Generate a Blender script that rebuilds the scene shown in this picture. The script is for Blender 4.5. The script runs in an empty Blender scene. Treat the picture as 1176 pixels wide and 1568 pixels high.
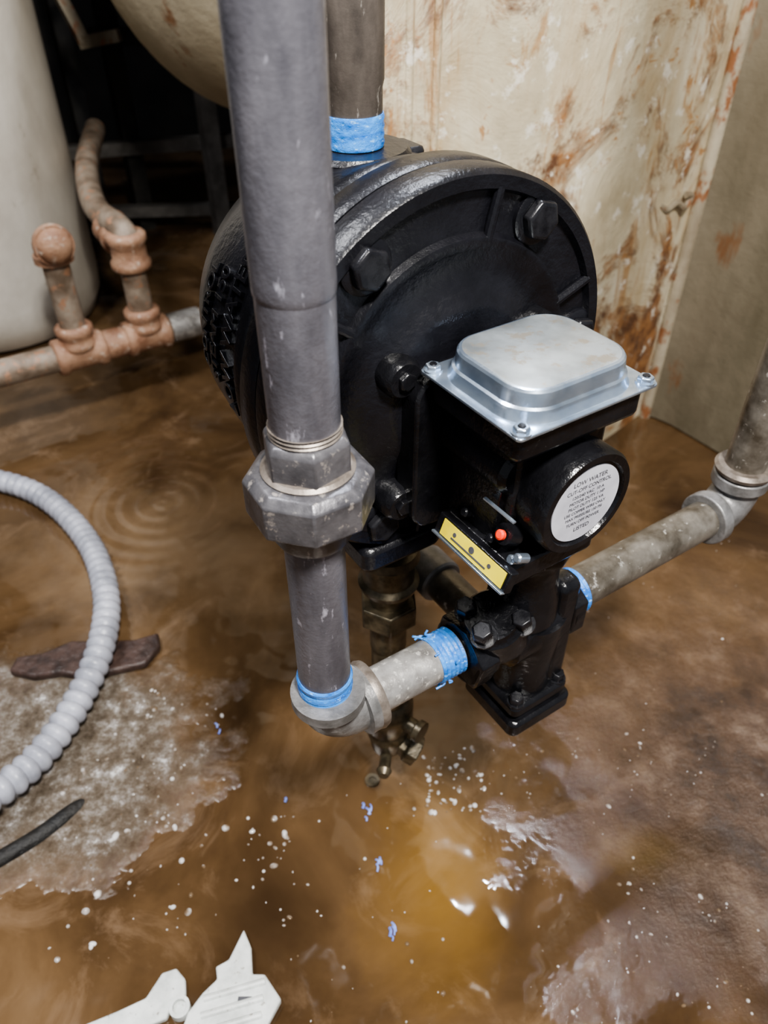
import bpy, bmesh, math, random
from mathutils import Vector, Matrix, noise
random.seed(7)
sc = bpy.context.scene
ZO = 0.13
EX, EY = 0.8348, 0.5505
OX, OY = 0.1046, 0.3268
E = Vector((EX, EY, 0)); M = Vector((-EY, EX, 0)); Z = Vector((0, 0, 1)); N = -M
def L(a, b, z): return Vector((OX + a*EX - b*EY, OY + a*EY + b*EX, z + ZO))

# ------------------------------------------------------------ materials
def newmat(name):
    m = bpy.data.materials.new(name); m.use_nodes = True
    nt = m.node_tree; b = nt.nodes['Principled BSDF']
    return m, nt, b
def nd(nt, t, **kw):
    n = nt.nodes.new(t)
    for k, v in kw.items():
        if k in n.inputs: n.inputs[k].default_value = v
        else: setattr(n, k, v)
    return n
def ramp(nt, src, stops):
    r = nt.nodes.new('ShaderNodeValToRGB'); cr = r.color_ramp
    while len(cr.elements) < len(stops): cr.elements.new(0.5)
    for el, (p, c) in zip(cr.elements, stops):
        el.position = p; el.color = (c if len(c) == 4 else (*c, 1))
    nt.links.new(src, r.inputs[0]); return r.outputs[0]
def coord(nt, scale=(1, 1, 1), loc=(0, 0, 0), rot=(0, 0, 0)):
    g = nd(nt, 'ShaderNodeTexCoord'); mp = nd(nt, 'ShaderNodeMapping')
    mp.inputs['Scale'].default_value = scale; mp.inputs['Location'].default_value = loc
    mp.inputs['Rotation'].default_value = rot
    nt.links.new(g.outputs['Object'], mp.inputs[0]); return mp.outputs[0]
def noi(nt, vec, scale, detail=4, rough=.55, dist=0):
    n = nd(nt, 'ShaderNodeTexNoise'); n.inputs['Scale'].default_value = scale
    n.inputs['Detail'].default_value = detail; n.inputs['Roughness'].default_value = rough
    n.inputs['Distortion'].default_value = dist
    nt.links.new(vec, n.inputs['Vector']); return n.outputs['Fac']
def mixc(nt, f, a, b, mode='MIX'):
    n = nt.nodes.new('ShaderNodeMix'); n.data_type = 'RGBA'; n.blend_type = mode
    for sock, v in ((n.inputs[0], f), (n.inputs[6], a), (n.inputs[7], b)):
        if isinstance(v, (int, float)): sock.default_value = v
        elif isinstance(v, tuple): sock.default_value = (*v, 1) if len(v) == 3 else v
        else: nt.links.new(v, sock)
    return n.outputs[2]
def math_(nt, op, a, b=0.0, c=None, clamp=False):
    n = nt.nodes.new('ShaderNodeMath'); n.operation = op; n.use_clamp = clamp
    for i, v in enumerate((a, b, c)):
        if v is None: continue
        if isinstance(v, (int, float)): n.inputs[i].default_value = v
        else: nt.links.new(v, n.inputs[i])
    return n.outputs[0]
def bump(nt, bs, h, strength, dist):
    n = nt.nodes.new('ShaderNodeBump'); n.inputs['Strength'].default_value = strength
    n.inputs['Distance'].default_value = dist
    nt.links.new(h, n.inputs['Height']); nt.links.new(n.outputs[0], bs.inputs['Normal'])

def simple(name, c1, c2, scale=40, metal=0, rough=.4, rvar=.15, bstr=.3, bdist=.0006, bscale=None,
           stretch=(1, 1, 1), c3=None, t3=.68, coat=0):
    m, nt, b = newmat(name); v = coord(nt, stretch)
    f = noi(nt, v, scale, 5, .6)
    col = ramp(nt, f, [(.35, c1), (.65, c2)])
    if c3:
        f2 = noi(nt, v, scale*2.7, 4, .65)
        col = mixc(nt, ramp(nt, f2, [(t3-.04, (0, 0, 0)), (t3+.04, (1, 1, 1))]), col, c3)
    nt.links.new(col, b.inputs['Base Color'])
    b.inputs['Metallic'].default_value = metal
    r = math_(nt, 'MULTIPLY_ADD', f, rvar*2, rough-rvar, clamp=True)
    nt.links.new(r, b.inputs['Roughness'])
    b.inputs['Coat Weight'].default_value = coat
    b.inputs['Coat Roughness'].default_value = .15
    bump(nt, b, noi(nt, coord(nt), bscale or scale*6, 4, .6), bstr, bdist)
    return m

m_black = simple('black_paint', (.004, .004, .0055), (.009, .009, .012), 30, 0, .31, .05, .6, .0010, 230)
m_blackcast = simple('black_paint_gloss', (.004, .004, .005), (.010, .010, .012), 40, 0, .22, .05, .7, .0013, 150)
m_bolt = simple('painted_bolt', (.006, .006, .008), (.018, .018, .021), 120, .1, .28, .1, .3, .0004)
m_pipe = simple('dark_steel_pipe', (.090, .088, .103), (.19, .185, .208), 40, .4, .35, .12, .6, .0007, 240,
                (1, 1, .35), (.46, .45, .52), .66)
m_union = simple('union_iron', (.070, .068, .075), (.16, .155, .165), 60, .45, .35, .12, .5, .0006, 220, (1, 1, 1), (.34, .31, .29), .64)
m_galv = simple('galvanized_iron', (.20, .19, .18), (.42, .41, .395), 60, .4, .36, .12, .5, .0006, 180, (1, 1, 1), (.66, .64, .60), .63)
m_galv2 = simple('weathered_galvanized', (.085, .072, .055), (.24, .22, .19), 45, .45, .33, .12, .5, .0006, 180, (1, 1, 1), (.5, .48, .44), .66)
m_elbow = simple('malleable_elbow', (.14, .138, .135), (.27, .265, .265), 70, .4, .40, .1, .6, .0008, 200)
m_brownpipe = simple('brown_pipe', (.050, .042, .036), (.13, .11, .095), 45, .3, .40, .1, .4, .0006, 200, (1, 1, .4), (.36, .33, .3), .68)
m_thread = simple('pipe_thread', (.15, .125, .105), (.27, .235, .205), 120, .5, .42, .1, .3, .0004)
m_tape = simple('blue_thread_seal', (.012, .12, .48), (.06, .32, .85), 70, 0, .34, .1, .8, .0012, 260, (1, 1, 3), (.30, .6, 1), .63)
m_zinc = simple('zinc_plate', (.46, .57, .72), (.66, .76, .88), 60, .9, .22, .08, .15, .0003)
m_lid = simple('zinc_lid', (.27, .29, .295), (.42, .45, .46), 30, .75, .38, .14, .15, .0003, 120, (1, 1, 1), (.36, .33, .28), .58)
m_brass = simple('old_brass', (.05, .042, .027), (.16, .13, .085), 80, .55, .33, .1, .4, .0006)
m_rust = simple('rusty_fitting', (.24, .12, .07), (.41, .25, .16), 30, 0, .62, .1, .8, .0025, 120, (1, 1, 1), (.50, .40, .32), .62)
m_rustpipe = simple('rusty_pipe', (.16, .115, .08), (.33, .27, .21), 25, .1, .55, .1, .6, .002, 120, (1, 1, 1), (.36, .2, .12), .60)
m_tankw = simple('painted_tank', (.40, .36, .30), (.60, .56, .49), 6, 0, .5, .1, .3, .002, 60, (1, 1, .5), (.28, .23, .17), .68)
m_frame = simple('dark_frame_steel', (.012, .011, .010), (.035, .032, .028), 20, .2, .55, .1, .4, .001)
m_framel = simple('grey_frame_steel', (.06, .055, .05), (.14, .13, .12), 20, .1, .55, .1, .4, .001)
m_white = simple('white_plastic', (.50, .52, .50), (.72, .74, .72), 60, 0, .4, .1, .3, .0008, 200, (1, 1, 1), (.22, .19, .15), .66)
m_conduit = simple('grey_conduit', (.24, .25, .29), (.43, .44, .50), 30, 0, .38, .08, .2, .0006)
m_iron = simple('rusted_iron', (.030, .020, .018), (.080, .050, .042), 50, 0, .45, .1, .9, .003, 90)
m_hose = simple('black_rubber', (.006, .006, .006), (.016, .014, .012), 60, 0, .6, .1, .9, .003, 120)
m_label = simple('paper_label', (.42, .42, .47), (.55, .55, .60), 50, 0, .5, .05, .05, .0002)
m_ink = simple('ink', (.05, .05, .06), (.09, .09, .1), 50, 0, .6, .05, .02, .0002)
m_yellow = simple('yellow_label', (.75, .60, .02), (.85, .72, .05), 50, 0, .4, .05, .02, .0002)
m_red = simple('red_button', (.7, .03, .01), (.85, .06, .02), 50, 0, .3, .05, .05, .0002)
m_blueshave = simple('blue_shaving', (.14, .20, .60), (.32, .42, .85), 90, 0, .35, .05, .2, .0005)
m_dark = simple('dark_wall', (.008, .007, .006), (.03, .026, .022), 4, 0, .8, .1, .4, .01)
m_drop, nt, b = newmat('water_droplet')
dn = noi(nt, coord(nt), 60, 2)
nt.links.new(ramp(nt, dn, [(.42, (.22, .15, .09)), (.58, (.80, .78, .76))]), b.inputs['Base Color'])
b.inputs['Roughness'].default_value = .04; b.inputs['Transmission Weight'].default_value = .3; b.inputs['IOR'].default_value = 1.5

# rusty cream boiler jacket
m_boil, nt, b = newmat('rusty_cream_paint')
v = coord(nt)
sep = nd(nt, 'ShaderNodeSeparateXYZ'); nt.links.new(v, sep.inputs[0])
CA = (Vector((.478, 1.205, 0))-Vector((OX, OY, 0))).dot(E)
acoord = math_(nt, 'ADD', math_(nt, 'MULTIPLY', sep.outputs[0], EX), math_(nt, 'MULTIPLY', sep.outputs[1], EY))
a_corner = CA + OX*EX + OY*EY
dcor = math_(nt, 'SUBTRACT', a_corner, acoord)
base = ramp(nt, noi(nt, v, 6, 6, .65), [(.3, (.46, .39, .26)), (.5, (.66, .59, .43)), (.7, (.80, .74, .59))])
st = noi(nt, coord(nt, (6, 6, 1.3), (1, 0, 0)), 2.0, 6, .68, .6)
base = mixc(nt, ramp(nt, st, [(.48, (0, 0, 0)), (.66, (.55, .55, .55))]), base, (.47, .31, .14))
st2 = noi(nt, coord(nt, (13, 13, 2.4), (2, 3, 1)), 2.0, 6, .72, .6)
base = mixc(nt, ramp(nt, st2, [(.57, (0, 0, 0)), (.64, (.7, .7, .7))]), base, (.42, .22, .08))
sp = noi(nt, coord(nt, (2.6, 2.6, 2.1), (.3, .1, .6)), 3.2, 10, .76, .7)
near = math_(nt, 'SUBTRACT', 1.0, math_(nt, 'DIVIDE', math_(nt, 'ABSOLUTE', math_(nt, 'SUBTRACT', dcor, .060)), .035), clamp=True)
low = math_(nt, 'DIVIDE', math_(nt, 'SUBTRACT', .38, sep.outputs[2]), .20, clamp=True)
sp_ = math_(nt, 'ADD', sp, math_(nt, 'ADD', math_(nt, 'MULTIPLY', near, .10), math_(nt, 'MULTIPLY', low, .08)))
base = mixc(nt, ramp(nt, sp_, [(.535, (0, 0, 0)), (.575, (.5, .5, .5)), (.64, (1, 1, 1))]), base, mixc(nt, ramp(nt, noi(nt, v, 30, 6, .7), [(.4, (0, 0, 0)), (.6, (1, 1, 1))]), (.38, .19, .08), (.14, .065, .035)))
sp2 = noi(nt, coord(nt, (1.1, 1.1, 1.1), (2.3, 1.1, .6)), 12, 9, .75, .8)
base = mixc(nt, ramp(nt, sp2, [(.59, (0, 0, 0)), (.63, (.9, .9, .9))]), base, (.44, .22, .08))
chips = noi(nt, coord(nt, (1, 1, 1), (5.3, 1.1, .6)), 26, 8, .7)
base = mixc(nt, ramp(nt, chips, [(.58, (0, 0, 0)), (.63, (.8, .8, .8))]), base, (.86, .82, .72))
nt.links.new(base, b.inputs['Base Color']); b.inputs['Roughness'].default_value = .36
bump(nt, b, sp_, .6, .010)
m_boil2 = simple('shaded_cream_paint', (.10, .085, .055), (.21, .18, .13), 5, 0, .5, .1, .4, .006, 30, (1, 1, .4), (.17, .09, .045), .66)  # side panel's shade painted in as a darker cream, with rust flecks
m_bead = simple('scuffed_edge_paint', (.20, .16, .11), (.42, .37, .28), 14, 0, .45, .1, .5, .004, 40, (1, 1, .5), (.25, .11, .05), .56)
m_drum = simple('drum_paint', (.32, .27, .18), (.50, .44, .32), 5, 0, .5, .1, .4, .006, 30, (1, 1, .4), (.25, .12, .05), .66)

# flooded muddy floor
m_floor, nt, b = newmat('muddy_wet_floor')
v = coord(nt)
n1 = noi(nt, v, 4.0, 7, .6, .7)
col = ramp(nt, n1, [(.30, (.034, .019, .010)), (.45, (.072, .042, .020)), (.58, (.112, .067, .033)), (.72, (.18, .115, .062))])
n2 = noi(nt, coord(nt, (1, 1, 1), (3.1, 1.7, 0)), 9, 8, .68, 1.0)
col = mixc(nt, ramp(nt, n2, [(.54, (0, 0, 0)), (.72, (.45, .45, .45))]), col, (.25, .17, .11))
n3 = noi(nt, coord(nt, (1, 1, 1), (7.1, 4.7, 0)), 38, 8, .7)
sep = nd(nt, 'ShaderNodeSeparateXYZ'); nt.links.new(v, sep.inputs[0])
def blob(cx, cy, rx, ry, soft, nscale=10, namp=.5):
    dx = math_(nt, 'DIVIDE', math_(nt, 'SUBTRACT', sep.outputs[0], cx), rx)
    dy = math_(nt, 'DIVIDE', math_(nt, 'SUBTRACT', sep.outputs[1], cy), ry)
    d = math_(nt, 'SQRT', math_(nt, 'ADD', math_(nt, 'MULTIPLY', dx, dx), math_(nt, 'MULTIPLY', dy, dy)))
    d = math_(nt, 'ADD', d, math_(nt, 'MULTIPLY', math_(nt, 'SUBTRACT', noi(nt, v, nscale, 5, .6), .5), namp*2))
    return math_(nt, 'DIVIDE', math_(nt, 'SUBTRACT', 1.0, d), soft, clamp=True)
amber = blob(.05, .34, .09, .13, 1.0)
col = mixc(nt, math_(nt, 'MULTIPLY', amber, .6), col, (.23, .125, .025))
yel = blob(.27, .37, .06, .035, .9, 16, .9)
col = mixc(nt, math_(nt, 'MULTIPLY', yel, .28), col, (.22, .145, .03))
pale = blob(-.30, .85, .24, .18, .9, 10, 1.0)
col = mixc(nt, math_(nt, 'MULTIPLY', pale, .45), col, (.27, .185, .11))
rightd = blob(.50, .45, .38, .42, .7, 7, .5)
silt = ramp(nt, noi(nt, coord(nt, (1, 1, 1), (1.1, 8.7, 0)), 14, 8, .7), [(.38, (.024, .014, .010)), (.52, (.075, .045, .029)), (.70, (.20, .145, .11))])
col = mixc(nt, math_(nt, 'MULTIPLY', rightd, .8), col, silt)
dark_refl = blob(-.115, .32, .075, .11, .9, 7, .6)  # dark reflection on the water, painted into the floor colour
col = mixc(nt, math_(nt, 'MULTIPLY', dark_refl, .8), col, (.030, .017, .009))
conc = blob(-.38, .49, .225, .155, .45, 7, .75)
cn = noi(nt, v, 42, 9, .78)
ccol = ramp(nt, cn, [(.36, (.07, .05, .032)), (.50, (.17, .14, .11)), (.59, (.34, .31, .285)), (.64, (.80, .79, .78))])  # palest stop paints wet sparkle over the concrete's own mottling
col = mixc(nt, math_(nt, 'MULTIPLY', conc, .9), col, ccol)
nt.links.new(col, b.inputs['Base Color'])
rg = math_(nt, 'MULTIPLY_ADD', conc, .10, .07)
rg = math_(nt, 'MULTIPLY_ADD', rightd, .12, rg)
nt.links.new(rg, b.inputs['Roughness'])
b.inputs['IOR'].default_value = 1.45
dx = math_(nt, 'SUBTRACT', sep.outputs[0], -.349); dy = math_(nt, 'SUBTRACT', sep.outputs[1], .94)
d = math_(nt, 'SQRT', math_(nt, 'ADD', math_(nt, 'MULTIPLY', dx, dx), math_(nt, 'MULTIPLY', dy, dy)))
rip = math_(nt, 'MULTIPLY', math_(nt, 'SINE', math_(nt, 'MULTIPLY', d, 230)), math_(nt, 'SUBTRACT', 1.0, math_(nt, 'DIVIDE', d, .22), clamp=True))
h = math_(nt, 'MULTIPLY', rip, .0017)
h = math_(nt, 'MULTIPLY_ADD', noi(nt, v, 13, 2, .4), .009, h)
h = math_(nt, 'MULTIPLY_ADD', math_(nt, 'MULTIPLY', cn, conc), .034, h)
h = math_(nt, 'MULTIPLY_ADD', math_(nt, 'MULTIPLY', n3, rightd), .012, h)
bump(nt, b, h, .5, 1.0)

# ------------------------------------------------------------ mesh helpers
def empty(name, loc=(0, 0, 0)):
    o = bpy.data.objects.new(name, None); o.empty_display_size = .05
    sc.collection.objects.link(o); o.location = loc; return o
def finish(me, name, mat, parent=None, angle=35, bevel=0, smooth=True, segs=2):
    if mat: me.materials.append(mat)
    if smooth:
        for p in me.polygons: p.use_smooth = True
        me.set_sharp_from_angle(angle=math.radians(angle))
    o = bpy.data.objects.new(name, me); sc.collection.objects.link(o)
    if bevel:
        md = o.modifiers.new('bevel', 'BEVEL'); md.width = bevel; md.segments = segs; md.limit_method = 'ANGLE'
        md.angle_limit = math.radians(28)
    if parent:
        o.parent = parent; o.matrix_parent_inverse = Matrix.Translation(-Vector(parent.location))
    return o
def sweep(name, pts, rad, mat, parent=None, segs=32, phase=0, caps=True, bevel=0, angle=35, bm=None, up=None):
    own = bm is None
    if own: bm = bmesh.new()
    pts = [Vector(p) for p in pts]
    if isinstance(rad, (int, float)): rad = [rad]*len(pts)
    n = len(pts); tang = []
    for i in range(n):
        a = pts[max(i-1, 0)]; c = pts[min(i+1, n-1)]
        t = (c-a)
        if t.length < 1e-7: t = tang[-1] if tang else pts[-1]-pts[0]
        tang.append(t.normalized())
    t0 = tang[0]
    ref = up or (Z if abs(t0.z) < .9 else E)
    u = (ref - t0*ref.dot(t0)).normalized()
    rings = []
    for i in range(n):
        t = tang[i]; u = (u - t*u.dot(t)).normalized(); w = t.cross(u)
        ring = []
        for k in range(segs):
            an = phase + 2*math.pi*k/segs
            ring.append(bm.verts.new(pts[i] + (u*math.cos(an) + w*math.sin(an))*rad[i]))
        rings.append(ring)
    for i in range(n-1):
        for k in range(segs):
            bm.faces.new((rings[i][k], rings[i][(k+1) % segs], rings[i+1][(k+1) % segs], rings[i+1][k]))
    if caps:
        bm.faces.new(list(reversed(rings[0]))); bm.faces.new(rings[-1])
    if own:
        bmesh.ops.recalc_face_normals(bm, faces=bm.faces)
        me = bpy.data.meshes.new(name); bm.to_mesh(me); bm.free()
        return finish(me, name, mat, parent, angle, bevel)
def lathe(name, org, axis, prof, mat, parent=None, segs=64, **kw):
    org = Vector(org); axis = Vector(axis).normalized()
    bm = bmesh.new(); ref = Z if abs(axis.z) < .9 else E
    u = (ref-axis*ref.dot(axis)).normalized(); w = axis.cross(u); ph = kw.pop('phase', 0)
    rings = []
    for (s, r) in prof:
        rings.append([bm.verts.new(org+axis*s+(u*math.cos(ph+2*math.pi*k/segs)+w*math.sin(ph+2*math.pi*k/segs))*max(r, 1e-5)) for k in range(segs)])
    for i in range(len(rings)-1):
        for k in range(segs):
            bm.faces.new((rings[i][k], rings[i][(k+1) % segs], rings[i+1][(k+1) % segs], rings[i+1][k]))
    bm.faces.new(list(reversed(rings[0]))); bm.faces.new(rings[-1])
    bmesh.ops.recalc_face_normals(bm, faces=bm.faces)
    me = bpy.data.meshes.new(name); bm.to_mesh(me); bm.free()
    return finish(me, name, mat, parent, kw.get('angle', 35), kw.get('bevel', 0))
def prism(name, outline, f, h0, h1, mat, parent=None, bevel=0, segs=2, angle=35):
    bm = bmesh.new()
    lo = [bm.verts.new(f(p, q, h0)) for p, q in outline]; hi = [bm.verts.new(f(p, q, h1)) for p, q in outline]
    k = len(lo)
    for i in range(k): bm.faces.new((lo[i], lo[(i+1) % k], hi[(i+1) % k], hi[i]))
    bm.faces.new(list(reversed(lo))); bm.faces.new(hi)
    bmesh.ops.recalc_face_normals(bm, faces=bm.faces)
    me = bpy.data.meshes.new(name); bm.to_mesh(me); bm.free()
    return finish(me, name, mat, parent, angle, bevel, segs=segs)
def rrect(a0, a1, b0, b1, r, n=8):
    out = []
    for cx, cy, s in ((a1-r, b1-r, 0), (a0+r, b1-r, 90), (a0+r, b0+r, 180), (a1-r, b0+r, 270)):
        for i in range(n+1):
            t = math.radians(s+90*i/n); out.append((cx+r*math.cos(t), cy+r*math.sin(t)))
    return out
def lbox(name, a0, a1, b0, b1, z0, z1, mat, parent=None, bevel=.002, r=0):
    ol = rrect(a0, a1, b0, b1, r) if r else [(a0, b0), (a1, b0), (a1, b1), (a0, b1)]
    return prism(name, ol, lambda p, q, h: L(p, q, h), z0, z1, mat, parent, bevel)
def wbox(name, x0, x1, y0, y1, z0, z1, mat, parent=None, bevel=.002):
    return prism(name, [(x0, y0), (x1, y0), (x1, y1), (x0, y1)], lambda p, q, h: Vector((p, q, h)), z0, z1, mat, parent, bevel)
def catmull(P, n):
    P = [Vector(p) for p in P]; out = []
    for i in range(len(P)-1):
        p0 = P[max(i-1, 0)]; p1 = P[i]; p2 = P[i+1]; p3 = P[min(i+2, len(P)-1)]
        for k in range(n):
            t = k/n
            out.append(.5*((2*p1)+(-p0+p2)*t+(2*p0-5*p1+4*p2-p3)*t*t+(-p0+3*p1-3*p2+p3)*t**3))
    out.append(P[-1]); return out
def hexbolt(name, p, axis, r, h, mat, parent, washer=True, ph=0):
    p = Vector(p); axis = Vector(axis).normalized()
    lathe(name+'_head', p, axis, [(0, r), (h*.8, r), (h, r*.86)], mat, parent, segs=6, phase=ph, bevel=r*.08)
    if washer: lathe(name+'_washer', p-axis*.001, axis, [(0, r*1.22), (.0016, r*1.2)], mat, parent, segs=28)
def threads(z0, z1, r, d=.0006, pitch=.0022):
    out = []; z = z0; i = 0
    while z < z1:
        out.append((z, r + (d if i % 2 else -d))); z += pitch/2; i += 1
    return out
def elbow90(name, c, d0, d1, r, R, mat, parent, collar=.0045, clen=.012, segs=32):
    c = Vector(c); d0 = Vector(d0).normalized(); d1 = Vector(d1).normalized()
    pts = []; rr = []
    o = c + d0*R + d1*R
    pts += [c+d0*(R+clen), c+d0*(R+.001), c+d0*R]; rr += [r+collar, r+collar, r+collar*.3]
    for i in range(1, 12):
        t = math.radians(90*i/12)
        pts.append(o - d1*R*math.cos(t) - d0*R*math.sin(t)); rr.append(r+collar*.3)
    pts += [c+d1*R, c+d1*(R+.001), c+d1*(R+clen)]; rr += [r+collar*.3, r+collar, r+collar]
    return sweep(name, pts, rr, mat, parent, segs, bevel=.0012)

# ------------------------------------------------------------ room
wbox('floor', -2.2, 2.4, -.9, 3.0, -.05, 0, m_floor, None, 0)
wbox('wall_back', -2.2, 2.4, 3.0, 3.1, -.05, 2.6, m_dark, None, 0)
wbox('wall_left', -2.3, -2.2, -.9, 3.0, -.05, 2.6, m_dark, None, 0)
wbox('ceiling', -2.3, 2.4, .25, 3.1, 2.6, 2.65, m_dark, None, 0)

# ------------------------------------------------------------ low water cutoff
dev = empty('low_water_cutoff', L(0, .1, .40))
ca, cz = -.0095, .402
def C(b): return L(ca, b, cz)
lathe('cover', C(.1006), N, [(-.020, .1205), (-.003, .1205), (0, .118), (0, .111), (-.004, .109), (-.0045, .096), (-.0035, .088),
      (.0005, .086), (.0012, .082), (-.001, .079), (.0005, .066), (.003, .058), (.007, .052), (.008, .048), (.008, .001)], m_black, dev, segs=96, angle=50)
lathe('gasket', C(.1206), M, [(0, .1165), (.003, .1165)], m_bolt, dev, segs=96)
lathe('chamber', C(.1235), M, [(0, .1195), (.003, .121), (.016, .121), (.020, .118), (.022, .112), (.026, .111), (.029, .1145), (.038, .1145), (.041, .110),
      (.075, .1095), (.105, .106), (.130, .097), (.150, .080), (.163, .058), (.170, .030), (.172, .001)], m_black, dev, segs=96, angle=50)
for i, an in enumerate((2, 58, 125, 182, 240, 300)):
    t = math.radians(an); rr = .1025
    p = L(ca+rr*math.cos(t), .1045, cz+rr*math.sin(t))
    lathe('bolt_boss_%d' % i, p, N, [(-.004, .0160), (.0020, .0155), (.0030, .014)], m_black, dev, segs=32)
    hexbolt('cover_bolt_%d' % i, p+N*.0030, N, .0120, .0065, m_bolt, dev, False, .3+i)
    d = Vector((math.cos(t+.33), math.sin(t+.33)))
    p0 = L(ca+.084*d.x, .1025, cz+.084*d.y); p1 = L(ca+.112*d.x, .1025, cz+.112*d.y)
    sweep('rib_%d' % i, [p0, p1], .003, m_black, dev, 10)
# raised cast lettering: three rows of strokes following the chamber wall
def cast_text(s, t0, b0, size):
    cu = bpy.data.curves.new('cast', 'FONT'); cu.body = s; cu.size = size; cu.align_x = 'CENTER'; cu.align_y = 'CENTER'
    cu.extrude = .0022; cu.bevel_depth = .0004
    o = bpy.data.objects.new('cast', cu); sc.collection.objects.link(o)
    me = bpy.data.meshes.new_from_object(o.evaluated_get(bpy.context.evaluated_depsgraph_get()))
    bpy.data.objects.remove(o)
    for vv in me.vertices:
        x, y, z = vv.co
        bb = b0 + y                         # glyph height runs along the chamber axis
        ang = t0 - x/.110
        sbb = bb-.1235
        rsurf = .110 if sbb < .075 else (.1095-(sbb-.075)/.030*.0035)
        r = rsurf + .0002 + z
        vv.co = C(0) + M*bb + (E*math.cos(ang)+Z*math.sin(ang))*r
    return me
for i, (s, tdeg, b0, size) in enumerate((('LOW WATER', 166, .178, .017), ('STEAM 150', 166, .196, .015), ('CONTROL', 166, .213, .014))):
    finish(cast_text(s, math.radians(tdeg), b0, size), 'cast_lettering_%d' % i, m_black, dev, 40)
top = L(-.0105, .2065, 0)
lathe('top_boss', Vector((top.x, top.y, .478+ZO)), Z, [(-.02, .046), (.010, .040), (.018, .0355), (.020, .0335), (.024, .0335), (.026, .0345), (.031, .0345), (.034, .032), (.034, .001)], m_black, dev, segs=48)
lbox('top_boss_pad', .018, .036, .195, .222, .500, .508, m_black, dev, .003, r=.006)
lathe('bottom_boss', L(-.0108, .1665, .27), Z, [(0, .024), (.012, .026), (.05, .045)], m_black, dev, segs=40)
lbox('bottom_pad', -.075, -.01, .098, .14, .274, .294, m_black, dev, .004, r=.008)

def fl(p, q, h): return L(p, h, q)
prism('mounting_flange', rrect(-.052, .046, .318, .425, .014), fl, .078, .098, m_blackcast, dev, .002)
for i, (a, z) in enumerate(((-.054, .424), (-.054, .335), (.048, .424), (.048, .325))):
    lathe('flange_ear_%d' % i, L(a, .098, z), N, [(-.004, .0125), (.008, .0125), (.012, .010)], m_blackcast, dev, segs=28)
    hexbolt('flange_bolt_%d' % i, L(a, .0865, z), N, .0058, .0035, m_blackcast, dev, True, .4*i)
lbox('housing_top', -.044, .044, .004, .078, .412, .4292, m_blackcast, dev, .003, r=.006)
prism('housing_web', rrect(-.026, .040, .330, .414, .014), fl, .020, .080, m_blackcast, dev, .003)
prism('housing_side_rib', [(.030, .330), (.072, .318), (.072, .414), (.020, .414), (.026, .395)], lambda p, q, h: L(h, p, q), -.030, -.024, m_blackcast, dev, .0015)
lathe('barrel', L(.007, .085, .370), N, [(0, .0305), (.062, .0305), (.070, .0335), (.086, .0335), (.0885, .032), (.0885, .0278), (.0865, .0268), (.0865, .001)], m_blackcast, dev, segs=64)
lathe('round_label', L(.007, -.0015, .370), N, [(0, .0252), (.0006, .0252)], m_label, dev, segs=64)
lathe('barrel_conduit', L(-.020, .076, .386), N, [(0, .015), (.050, .015), (.054, .012)], m_blackcast, dev, segs=32)
lbox('lower_tray', -.036, .034, .006, .070, .318, .336, m_blackcast, dev, .003, r=.006)
def lip(p, q, h):
    base = L(-.0405, 0, .336); s = (-E*.35 + Z*-.937); nn = (-E*.937 + Z*.35)
    return base + M*p + s*q + nn*h
prism('label_lip', [(.0, -.003), (.066, -.003), (.066, .0115), (0, .0115)], lip, -.006, .001, m_blackcast, dev, .001)
prism('lip_edge', [(.0, .0100), (.066, .0100), (.066, .0115), (0, .0115)], lip, -.001, .0028, m_zinc, dev, .0004)
prism('yellow_label', [(.003, -.0015), (.060, -.0015), (.060, .009), (.003, .009)], lip, .001, .0016, m_yellow, dev)
for i, q in enumerate((.016, .032, .048)):
    lathe('label_mark_%d' % i, lip(q, .0028, .0016), lip(0, 0, 1)-lip(0, 0, 0), [(0, .0022 if i == 1 else .0014), (.0003, .0022 if i == 1 else .0014)], m_ink, dev, segs=16)
prism('label_text_bar', [(.018, .0055), (.050, .0055), (.050, .0065), (.018, .0065)], lip, .0016, .0019, m_ink, dev)
lathe('red_button', L(-.034, .018, .352), (-E+Z*.6), [(0, .0031), (.0022, .0031), (.003, .002)], m_red, dev, segs=20)
lathe('red_button_housing', L(-.024, .018, .347), (-E+Z*.6), [(0, .0065), (.010, .0065)], m_blackcast, dev, segs=20)
for i, (b_, z_) in enumerate(((.004, .344), (.009, .339), (.052, .344), (.028, .341))):
    lathe('terminal_screw_%d' % i, L(-.032, b_, z_), -E+Z*.5, [(-.006, .0030), (.002, .0030), (.003, .002)], m_zinc if i < 2 else m_bolt, dev, segs=16)
prism('bright_strap', [(.010, .366), (.036, .366), (.036, .3670), (.010, .3670)], lambda p, q, h: L(h, p, q), -.0345, -.0325, m_zinc, dev)
lbox('cover_plate', -.0485, .0485, 0, .082, .430, .4318, m_zinc, dev, .0004, r=.003)
bm = bmesh.new()
rings = []
for (ins, z_) in ((-.0015, .4315), (0, .4335), (.0006, .4365), (.0008, .4378), (.0022, .4388), (.0026, .4435), (.003, .4462), (.0040, .4475), (.0055, .448)):
    ol = rrect(-.0420+ins, .0420-ins, .0045+ins, .0780-ins, .022-ins, 10)
    rings.append([bm.verts.new(L(p, q, z_)) for p, q in ol])
for i in range(len(rings)-1):
    k = len(rings[0])
    for j in range(k): bm.faces.new((rings[i][j], rings[i][(j+1) % k], rings[i+1][(j+1) % k], rings[i+1][j]))
bm.faces.new(rings[-1])
bmesh.ops.recalc_face_normals(bm, faces=bm.faces)
me = bpy.data.meshes.new('lid'); bm.to_mesh(me); bm.free()
o = finish(me, 'pressed_lid', m_zinc, dev, 28); me.materials.append(m_lid)
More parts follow.
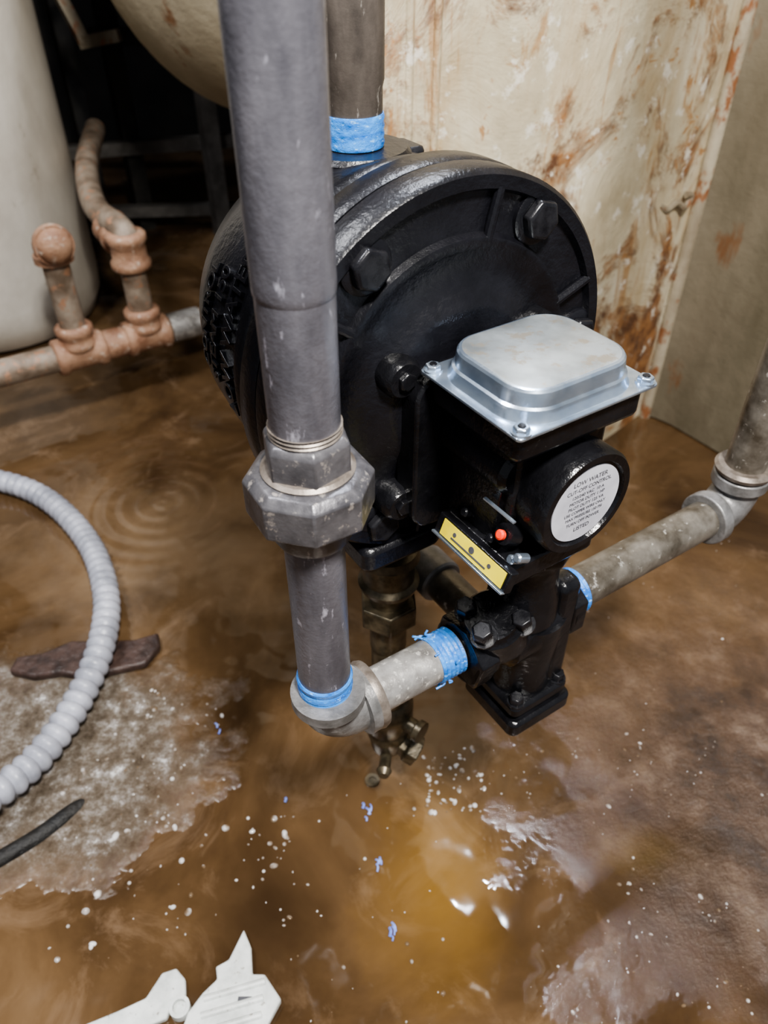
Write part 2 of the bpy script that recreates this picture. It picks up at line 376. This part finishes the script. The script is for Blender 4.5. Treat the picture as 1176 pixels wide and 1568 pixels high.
me.polygons[len(me.polygons)-1].material_index = 1
for i, (a, b_) in enumerate(((-.0430, .0052), (.0430, .0052), (-.0430, .0768), (.0430, .0768))):
    hexbolt('plate_screw_%d' % i, L(a, b_, .4322), Z, .0044, .0034, m_zinc, dev, True, .3+i)
    lathe('plate_screw_slot_%d' % i, L(a, b_, .4356), Z, [(0, .0022), (.0006, .0018)], m_bolt, dev, segs=12)

def text(s, size, f_loc, name):
    cu = bpy.data.curves.new(name, 'FONT'); cu.body = s; cu.size = size; cu.align_x = 'CENTER'; cu.align_y = 'CENTER'; cu.extrude = .00008
    o = bpy.data.objects.new(name, cu); sc.collection.objects.link(o)
    mw = Matrix((( E.x, 0, N.x, f_loc.x), (E.y, 0, N.y, f_loc.y), (0, 1, 0, f_loc.z), (0, 0, 0, 1)))
    dg = bpy.context.evaluated_depsgraph_get(); me = bpy.data.meshes.new_from_object(o.evaluated_get(dg))
    bpy.data.objects.remove(o); me.transform(mw)
    finish(me, name, m_ink, dev, smooth=False)
for i, (s, sz, dz) in enumerate((('LOW WATER', .0042, .0172), ('CUT-OFF CONTROL', .0036, .0125), ('120/240 VAC  10 A', .003, .0082), ('MOTOR DUTY 1 HP', .003, .0044),
        ('PILOT DUTY 125 VA', .003, .0006), ('USE COPPER WIRE ONLY', .0028, -.0032), ('MAX PRESSURE 150 PSI', .0028, -.007), ('TURN OFF POWER', .003, -.0112), ('LISTED', .004, -.0165))):
    text(s, sz, L(.007, -.0015, .370+dz)+N*.0007, 'label_text_%d' % i)

# valve body
va, vb = .030, .048
lathe('valve_neck', L(.024, vb, .232), Z, [(0, .026), (.02, .025), (.034, .022), (.060, .022), (.072, .027), (.088, .029)], m_blackcast, dev, segs=40)
lathe('neck_collar', L(.024, vb, .292), Z, [(0, .028), (.003, .030), (.010, .030), (.013, .028)], m_blackcast, dev, segs=8, bevel=.0015)
lathe('valve_barrel', L(-.030, .05, .215), E, [(0, .0245), (.018, .0245), (.020, .021), (.030, .021), (.034, .027), (.075, .027), (.080, .021), (.090, .021), (.092, .0245), (.100, .0245)], m_blackcast, dev, segs=40)
lathe('valve_hex_end', L(-.030, .05, .215), E, [(0, .0285), (.016, .0285)], m_blackcast, dev, segs=6, bevel=.0015, phase=.25)
lathe('valve_hex_outlet', L(.058, .05, .215), E, [(0, .0275), (.014, .0275)], m_blackcast, dev, segs=6, bevel=.0015)
lathe('valve_lower', L(va+.004, vb, .135), Z, [(0, .026), (.03, .023), (.05, .024), (.09, .027)], m_blackcast, dev, segs=40)
lbox('valve_bottom_flange', va-.026, va+.036, vb-.031, vb+.031, .120, .136, m_blackcast, dev, .003, r=.007)
lbox('valve_flange_upper', va-.024, va+.032, vb-.028, vb+.028, .140, .152, m_blackcast, dev, .003, r=.006)
for i, (sa, sb) in enumerate(((-1, -1), (1, -1), (-1, 1), (1, 1))):
    hexbolt('valve_bolt_%d' % i, L(va+.004+sa*.021, vb+sb*.021, .152), Z, .0058, .007, m_bolt, dev, True, i)
bd = (-E*.35 + N*.15 + Z*.9).normalized()
lathe('bonnet', L(-.004, .044, .232), bd, [(-.01, .024), (.014, .0225), (.018, .019), (.021, .0185), (.021, .001)], m_blackcast, dev, segs=40)
for i, (da, db) in enumerate(((-.017, -.010), (.012, -.016), (-.012, .014))):
    hexbolt('bonnet_lug_%d' % i, L(-.004+da, .044+db, .238)+bd*.008, bd, .0075, .012, m_bolt, dev, True, i)
prism('valve_side_rib', rrect(-.010, .010, .150, .258, .008), lambda p, q, h: L(va+h, vb-.012+p, q), .012, .030, m_blackcast, dev, .004)
lathe('valve_rear_outlet', L(.034, .066, .165), M, [(0, .020), (.026, .020)], m_blackcast, dev, segs=32)

# ------------------------------------------------------------ front steel pipe with union
fp = empty('steel_pipe_with_union', (-.037, .302, .40+ZO))
FX, FY = -.037, .302
def V(z): return Vector((FX, FY, z+ZO))
lathe('upper_pipe', V(.505), Z, [(0, .0172), (.0012, .0176), (.003, .0178), (.008, .0178), (.010, .0177), (.62, .0177)], m_pipe, fp, 48)
lathe('lower_riser', V(.437), Z, [(0, .0170), (.070, .0172)], m_pipe, fp, 48)
lathe('thread_ring', V(.436), Z, threads(0, .006, .0173), m_thread, fp, 48)
lathe('union_top', V(.415), Z, [(0, .0222), (.018, .0222), (.0205, .0205), (.0215, .0185)], m_union, fp, 6, phase=.2, bevel=.0009)
lathe('union_collar', V(.4145), Z, [(0, .0225), (.002, .0235), (.0035, .0215)], m_thread, fp, 48)
lathe('union_nut', V(.388), Z, [(0, .0290), (.003, .0330), (.0225, .0330), (.0265, .0285), (.0275, .024)], m_union, fp, 8, phase=.35, bevel=.0009)
lathe('union_tail', V(.372), Z, [(0, .0195), (.004, .0215), (.017, .0225)], m_brownpipe, fp, 48)
lathe('nipple', V(.243), Z, [(0, .0163), (.132, .0163)], m_pipe, fp, 48)
lathe('seal', V(.2385), Z, [(z_, r+.0004*math.sin(z_*900)) for z_, r in threads(0, .019, .0171, .0002, .003)], m_tape, fp, 48)
elbow90('elbow', L(-.1318, .0545, .215), Z, E, .0175, .019, m_elbow, fp, .0062, .009, 40)
c0 = L(-.1318, .0545, .215)
lathe('elbow_bead', c0, E, [(.026, .0235), (.030, .0245), (.033, .0235)], m_thread, fp, 40)
lathe('side_nipple', c0, E, [(.028, .0160), (.1015, .0160)], m_galv, fp, 48)
lathe('side_seal', c0, E, [(.081+z_, r) for z_, r in threads(0, .0195, .0172, .0004, .0035)], m_tape, fp, 40)
for i in range(11):
    t = random.uniform(0, 6.28); s = .079+random.uniform(0, .018)
    rad = M*math.cos(t)+Z*math.sin(t)
    p = c0+E*s+rad*.0172
    sweep('seal_strand_%d' % i, catmull([p, p+rad*.002+E*random.uniform(-.004, .002), p+rad*random.uniform(.001, .005)+E*random.uniform(-.008, .001)+Z*random.uniform(-.003, .003)], 4), .0008, m_tape, fp, 6)

# ------------------------------------------------------------ rear riser pipe
rp = empty('steel_pipe', (top.x, top.y, .60+ZO))
def R_(z): return Vector((top.x, top.y, z+ZO))
lathe('pipe', R_(.514), Z, [(0, .0172), (.03, .0172), (.034, .0182), (.085, .0185), (.087, .0178), (.62, .0178)], m_brownpipe, rp, 48)
lathe('seal', R_(.5125), Z, threads(0, .019, .0180, .0003, .0045), m_tape, rp, 48)

# ------------------------------------------------------------ right side pipe with elbow
rr_ = empty('steel_pipe_with_elbow', L(.18, .05, .215))
lathe('seal', L(.0725, .05, .215), E, threads(0, .012, .0178, .0006, .004), m_tape, rr_, 40)
lathe('run', L(.0725, .05, .215), E, [(0, .0162), (.165, .0162)], m_galv2, rr_, 40)
elbow90('elbow', L(.268, .05, .215), -E, Z, .0175, .024, m_elbow, rr_, .0055, .012)
lathe('elbow_bead', L(.268, .05, .253), Z, [(0, .0225), (.004, .024), (.007, .0215)], m_thread, rr_, 40)
lathe('riser', L(.268, .05, .25), Z, [(0, .0165), (.9, .0165)], m_galv2, rr_, 40)

fe = empty('feed_pipe', L(.034, .3, .165))
lathe('pipe', L(.034, .093, .165), M, [(0, .0160), (.434, .0160)], m_galv2, fe, 40)
lathe('coupling', L(.034, .150, .165), M, [(0, .019), (.002, .0205), (.028, .0205), (.030, .019)], m_elbow, fe, 40)

# ------------------------------------------------------------ blow-down stack under chamber
ds = empty('drain_pipe', L(-.0108, .1665, .1))
def D(z): return L(-.0108, .1665, z)
lathe('nipple', D(.10), Z, [(0, .0165), (.169, .0165)], m_brass, ds, 40)
lathe('tee_upper', D(.175), Z, [(0, .024), (.006, .026), (.010, .022), (.030, .022), (.034, .026), (.042, .024)], m_brass, ds, 40)
lathe('hex_union', D(.135), Z, [(0, .0265), (.022, .0265)], m_brass, ds, 6, bevel=.0015)
lathe('lower_nipple', D(.0), Z, [(0, .0155), (.105, .0155)], m_brass, ds, 40)
lathe('ball_valve', D(.0), Z, [(-.062, .014), (-.060, .017), (-.045, .019), (-.037, .021), (-.030, .0185), (-.018, .025), (.010, .025), (.02, .019), (.03, .021), (.038, .019)], m_brass, ds, 40)
lathe('valve_stem', D(-.004), (N*.9+E*.3), [(.02, .008), (.034, .008), (.036, .011), (.042, .011)], m_brass, ds, 24)
lathe('outlet', D(-.045), (N*.7+E*.5-Z*.35), [(-.01, .013), (.022, .013), (.024, .016), (.036, .016), (.036, .010), (.016, .008)], m_brass, ds, 6, bevel=.001)
lathe('handle', D(-.058), (-E*.5+N*.6), [(.0, .006), (.030, .006), (.034, .008), (.040, .005)], m_brass, ds, 16)

# ------------------------------------------------------------ boiler
bo = empty('rusty_boiler', (.3, 1.1, .6))
BB = .528
def panel(name, outline, h0, h1, mat, bev=.004):
    return prism(name, outline, lambda p, q, h: L(p, q, h-ZO), h0, h1, mat, bo, bev)
def bfront(s):
    return BB - .040*math.sin(math.pi*min(max(s/.575, 0), 1))
arc = [(CA-.575*i/32, bfront(.575*i/32)) for i in range(32, -1, -1)]
panel('front_jacket', arc+[(CA, BB+.30), (CA-.575, BB+.16)], 0.0, 1.5, m_boil, 0)
ol = [(CA-.02, BB+.02), (CA-.012, BB-.012), (CA-.002, BB-.030), (CA+.004, BB-.06), (CA+.006, BB-.60), (CA+.2, BB-.60), (CA+.2, BB+.02)]
panel('side_jacket', ol, 0.0, 1.5, m_boil2)
sweep('corner_bead', [L(CA-.008, BB-.010, -ZO), L(CA-.008, BB-.010, 1.37)], .011, m_bead, bo, 16)
for i, da in enumerate((.545, .515)):
    sweep('jacket_seam_%d' % i, [L(CA-da, bfront(da)+.001, -ZO), L(CA-da, bfront(da)+.001, 1.37)], .005, m_boil, bo, 12)
pc = L(CA-.075, bfront(.075)-.004, .395-ZO)
sweep('wire_clip', catmull([pc-E*.04+Z*.004, pc-E*.02-Z*.006, pc+Z*.0, pc+E*.02-Z*.010, pc+E*.030+Z*.004, pc+E*.018+Z*.008], 6), .005, m_bead, bo, 8)
drc = Vector((-.22, 1.60, .80))
prof = []
RD = .385
for i in range(15):
    t = math.radians(90*i/14); prof.append((-.28*math.cos(t), RD*math.sin(t)))
prof += [(.55, RD)]
lathe('drum', drc, E, prof, m_drum, bo, 72, angle=60)

# ------------------------------------------------------------ left vertical tank
tk = empty('water_storage_tank', (-.85, 1.6, .8))
lathe('shell', (-.855, 1.60, 0), Z, [(.0, .18), (.012, .205), (.05, .222), (.09, .226), (1.5, .228), (1.62, .18), (1.68, .05)], m_tankw, tk, 72, angle=60)

# ------------------------------------------------------------ rusty piping at left
lp = empty('rusty_pipe_run', (-.5, 1.27, .1))
A0 = Vector((-.662, 1.17, .10))
def P(s, z=0): return A0 + E*s + Z*z
sweep('main_pipe', [P(-.35), P(.60)], .0235, m_rustpipe, lp, 32)
def fitting(name, c, ax, half, r, mat=m_rust):
    lathe(name, c-Vector(ax)*half, ax, [(0, r*.95), (.004, r*1.08), (.014, r*1.08), (.020, r*.94), (2*half-.020, r*.94), (2*half-.014, r*1.08), (2*half-.004, r*1.08), (2*half, r*.95)], mat, lp, 36, angle=60)
s1, s2 = .138, .262
fitting('tee_a', P(s1), E, .045, .030); fitting('tee_b', P(s2), E, .042, .030)
lathe('nipple_ab', P((s1+s2)/2), E, [(-.03, .027), (.03, .027)], m_rust, lp, 24)
lathe('thread_end', P(s2+.085), E, [(-.04, .0265), (0, .028), (.02, .027)], m_galv, lp, 24)
fitting('tee_a_branch', P(s1, .032), Z, .022, .030)
sweep('riser_a', [P(s1, .0), P(s1, .175)], .022, m_rustpipe, lp, 28)
elbow90('elbow_a', P(s1, .205), -Z, N, .026, .022, m_rust, lp, .006, .014, 30)
lathe('elbow_plug', P(s1, .205), N, [(.02, .027), (.034, .029), (.044, .026), (.050, .018), (.053, .008), (.054, .001)], m_rust, lp, 30, angle=60)
fitting('tee_b_branch', P(s2, .032), Z, .022, .030)
q1 = P(s2, .16)
sweep('riser_b', [P(s2), q1], .022, m_rustpipe, lp, 28)
fitting('union_b', P(s2, .160), Z, .032, .032)
q = [q1, q1+Z*.03+M*.01, Vector((-.522, 1.42, .300)), Vector((-.585, 1.60, .320)), Vector((-.64, 1.85, .325))]
fitting('elbow_b', q1+(q[2]-q1).normalized()*.055, (q[2]-q1).normalized(), .024, .030)
sweep('riser_b_upper', catmull(q, 8), .022, m_rustpipe, lp, 28)
for i, s in enumerate((-.3, .55)):
    pp = P(s); wbox('support_%d' % i, pp.x-.03, pp.x+.03, pp.y-.03, pp.y+.03, 0, .078, m_iron, lp, .004)

# ------------------------------------------------------------ dark metal stand behind
stn = empty('metal_stand', (-.45, 2.05, .4))
def bar(name, p0, p1, r, mat): sweep(name, [p0, p1], r, mat, stn, 4, phase=math.pi/4)
bar('leg_1', (-.66, 2.15, 0), (-.66, 2.15, 1.0), .03, m_frame)
bar('leg_2', (-.44, 2.10, 0), (-.44, 2.10, .46), .028, m_framel)
bar('leg_3', (-.9, 2.5, 0), (-.9, 2.5, 1.0), .03, m_frame)
bar('rail_1', (-.95, 2.1, .20), (-.20, 2.15, .24), .022, m_framel)
bar('rail_2', (-.75, 2.1, .06), (-.20, 2.15, .06), .02, m_framel)
bar('rail_3', (-.70, 2.13, .46), (-.20, 2.13, .46), .025, m_frame)
bar('bracket_arm', (-.735, 1.98, .66), (-.665, 1.98, .47), .017, m_bead)
bar('bracket_foot', (-.675, 1.98, .47), (-.585, 1.98, .485), .017, m_bead)
bar('bracket_post', (-.735, 1.98, .65), (-.66, 2.15, .68), .017, m_frame)
bar('rail_4', (-.70, 2.13, .84), (-.30, 2.13, .84), .02, m_frame)

# ------------------------------------------------------------ flexible conduit
pts = [(-.86, .93, .018), (-.72, .985, .018), (-.612, .973, .018), (-.518, .923, .018), (-.4287, .826, .02), (-.370, .715, .030), (-.348, .620, .036), (-.355, .538, .030), (-.376, .4658, .030), (-.408, .410, .040), (-.46, .345, .048), (-.53, .26, .050)]
cv = catmull(pts, 60)
acc = [cv[0]]; step = .0026
for i in range(1, len(cv)):
    while (cv[i]-acc[-1]).length > step:
        acc.append(acc[-1]+(cv[i]-acc[-1]).normalized()*step)
prof = [.0130, .0156, .0172, .0174, .0170, .0152]
sweep('flexible_conduit', acc, [prof[i % 6] for i in range(len(acc))], m_conduit, None, 20, angle=60)

# ------------------------------------------------------------ small floor objects
def chunk(name, outline, z0, z1, mat, jit, parent=None, bevel=.002):
    return prism(name, outline, lambda p, q, h: Vector((p, q, h)), z0, z1, mat, parent, bevel)
chunk('rusted_iron_bar', [(-.462, .600), (-.43, .592), (-.40, .598), (-.36, .592), (-.33, .602), (-.297, .612), (-.285, .640), (-.292, .662), (-.32, .650), (-.36, .648), (-.40, .648), (-.43, .628), (-.46, .622)], 0, .012, m_iron, 0, None, .003)
hp = catmull([(-.52, .27, .0), (-.45, .322, .0), (-.395, .366, -.001), (-.36, .394, -.002), (-.334, .423, -.005), (-.32, .44, -.012)], 10)
sweep('rubber_hose', hp, .0095, m_hose, None, 16)

pd = empty('broken_plastic_cover', (-.14, .25, .005))
chunk('main_piece', [(-.131, .300), (-.122, .284), (-.118, .262), (-.107, .262), (-.090, .242), (-.100, .222), (-.13, .203), (-.176, .203), (-.170, .232), (-.160, .247), (-.149, .258), (-.152, .268), (-.141, .274)], .002, .010, m_white, 0, pd, .0015)
chunk('side_piece', [(-.200, .264), (-.188, .268), (-.178, .259), (-.175, .246), (-.186, .240), (-.188, .228), (-.205, .222), (-.23, .214), (-.28, .196), (-.30, .198), (-.262, .222), (-.232, .234), (-.210, .244)], 0, .007, m_white, 0, pd, .0015)
for i in range(3):
    y = .220+i*.013
    sweep('ridge_%d' % i, [(-.158, y-.004, .010), (-.106, y+.010, .010)], .003, m_white, pd, 10)
wbox('slot', -.128, -.116, .240, .244, .009, .0106, m_ink, pd, .0003)
lathe('clip_ring', (-.178, .236, .007), Z, [(-.006, .009), (.004, .009), (.004, .006), (-.002, .006)], m_white, pd, 24)

bm = bmesh.new()
for (x, y, n) in ((-.016, .4163, 4), (-.005, .361, 4), (.0086, .298, 4), (-.104, .4373, 2), (-.192, .521, 2), (-.02, .43, 1)):
    for k in range(n):
        px, py = x+random.uniform(-.003, .003), y+random.uniform(-.006, .006)
        a = random.uniform(1.3, 2.1); l = random.uniform(.004, .010)
        P0 = [(px, py, .001), (px+l*.5*math.cos(a)+.001, py+l*.5*math.sin(a), .003), (px+l*math.cos(a), py+l*math.sin(a), .001)]
        sweep('x', catmull(P0, 4), random.uniform(.0009, .0016), None, None, 6, bm=bm)
bmesh.ops.recalc_face_normals(bm, faces=bm.faces)
me = bpy.data.meshes.new('shav'); bm.to_mesh(me); bm.free(); finish(me, 'blue_sealant_shavings', m_blueshave, None)
lathe('metal_washer', (-.013, .458, .0), Z, [(0, .008), (.002, .008), (.002, .004), (.0005, .004)], m_brass, None, 24)

bm = bmesh.new()
avoid = [(p[0], p[1], .03) for p in cv[::15]] + [(p[0], p[1], .022) for p in hp[::3]]
def blocked(x, y):
    if -.31 < x < -.085 and y < .275: return True
    return any((x-a)**2+(y-c)**2 < r*r for a, c, r in avoid)
def drops(n, x0, x1, y0, y1, r0, r1, clus=0):
    cx, cy = 0, 0
    for i in range(n):
        if clus and i % clus == 0: cx, cy = random.uniform(x0, x1), random.uniform(y0, y1)
        if clus: x, y = random.gauss(cx, .012), random.gauss(cy, .012)
        else: x, y = random.uniform(x0, x1), random.uniform(y0, y1)
        if blocked(x, y): continue
        r = r0+(r1-r0)*random.random()**3
        mt = Matrix.Translation((x, y, .0)) @ Matrix.Rotation(random.uniform(0, 3.14), 4, 'Z') @ Matrix.Diagonal((r*random.uniform(.8, 1.7), r, r*.7, 1))
        bmesh.ops.create_icosphere(bm, subdivisions=2, radius=1, matrix=mt)
drops(80, -.30, -.10, .28, .42, .0007, .0040, 4)
drops(35, -.10, .06, .22, .46, .0006, .0024)
drops(220, .14, .50, .12, .50, .0005, .0020, 5)
drops(90, -.34, -.20, .40, .58, .0008, .0026, 5)
drops(75, .045, .110, .42, .50, .0010, .0034)
drops(30, .15, .60, .5, .9, .0006, .0018)
me = bpy.data.meshes.new('drops'); bm.to_mesh(me); bm.free(); finish(me, 'water_droplets', m_drop, None, 80)

# ------------------------------------------------------------ lights
def area(name, loc, target, size, power, col):
    l = bpy.data.lights.new(name, 'AREA'); l.energy = power; l.size = size; l.color = col; l.shape = 'DISK'
    o = bpy.data.objects.new(name, l); sc.collection.objects.link(o); o.location = loc
    o.rotation_euler = (Vector(target)-Vector(loc)).to_track_quat('-Z', 'Y').to_euler()
area('work_lamp', (.25, -.25, 1.65), (.12, .7, .35), .20, 38, (1, .97, .92))
area('ceiling_lamp', (-.9, .5, 2.2), (-.4, 1.0, 0), .4, 23, (.95, .96, 1))
area('rear_lamp', (.22, 1.15, 2.2), (-.05, .45, .3), .12, 18, (.85, .90, 1))
w = bpy.data.worlds.new('World'); sc.world = w; w.use_nodes = True
w.node_tree.nodes['Background'].inputs[0].default_value = (.78, .82, .9, 1)
w.node_tree.nodes['Background'].inputs[1].default_value = .26
try:
    sc.view_settings.look = 'AgX - Medium High Contrast'
    sc.view_settings.exposure = .42
except Exception as ex: print(ex)

# ------------------------------------------------------------ camera
cd = bpy.data.cameras.new('camera'); cam = bpy.data.objects.new('camera', cd); sc.collection.objects.link(cam)
cd.sensor_fit = 'HORIZONTAL'; cd.sensor_width = 36; cd.lens = 36.06; cd.clip_start = .01
cam.location = (0, 0, .64+ZO); cam.rotation_euler = (math.radians(50), 0, 0)
cd.dof.use_dof = True; cd.dof.focus_distance = .46; cd.dof.aperture_fstop = 12
sc.camera = cam
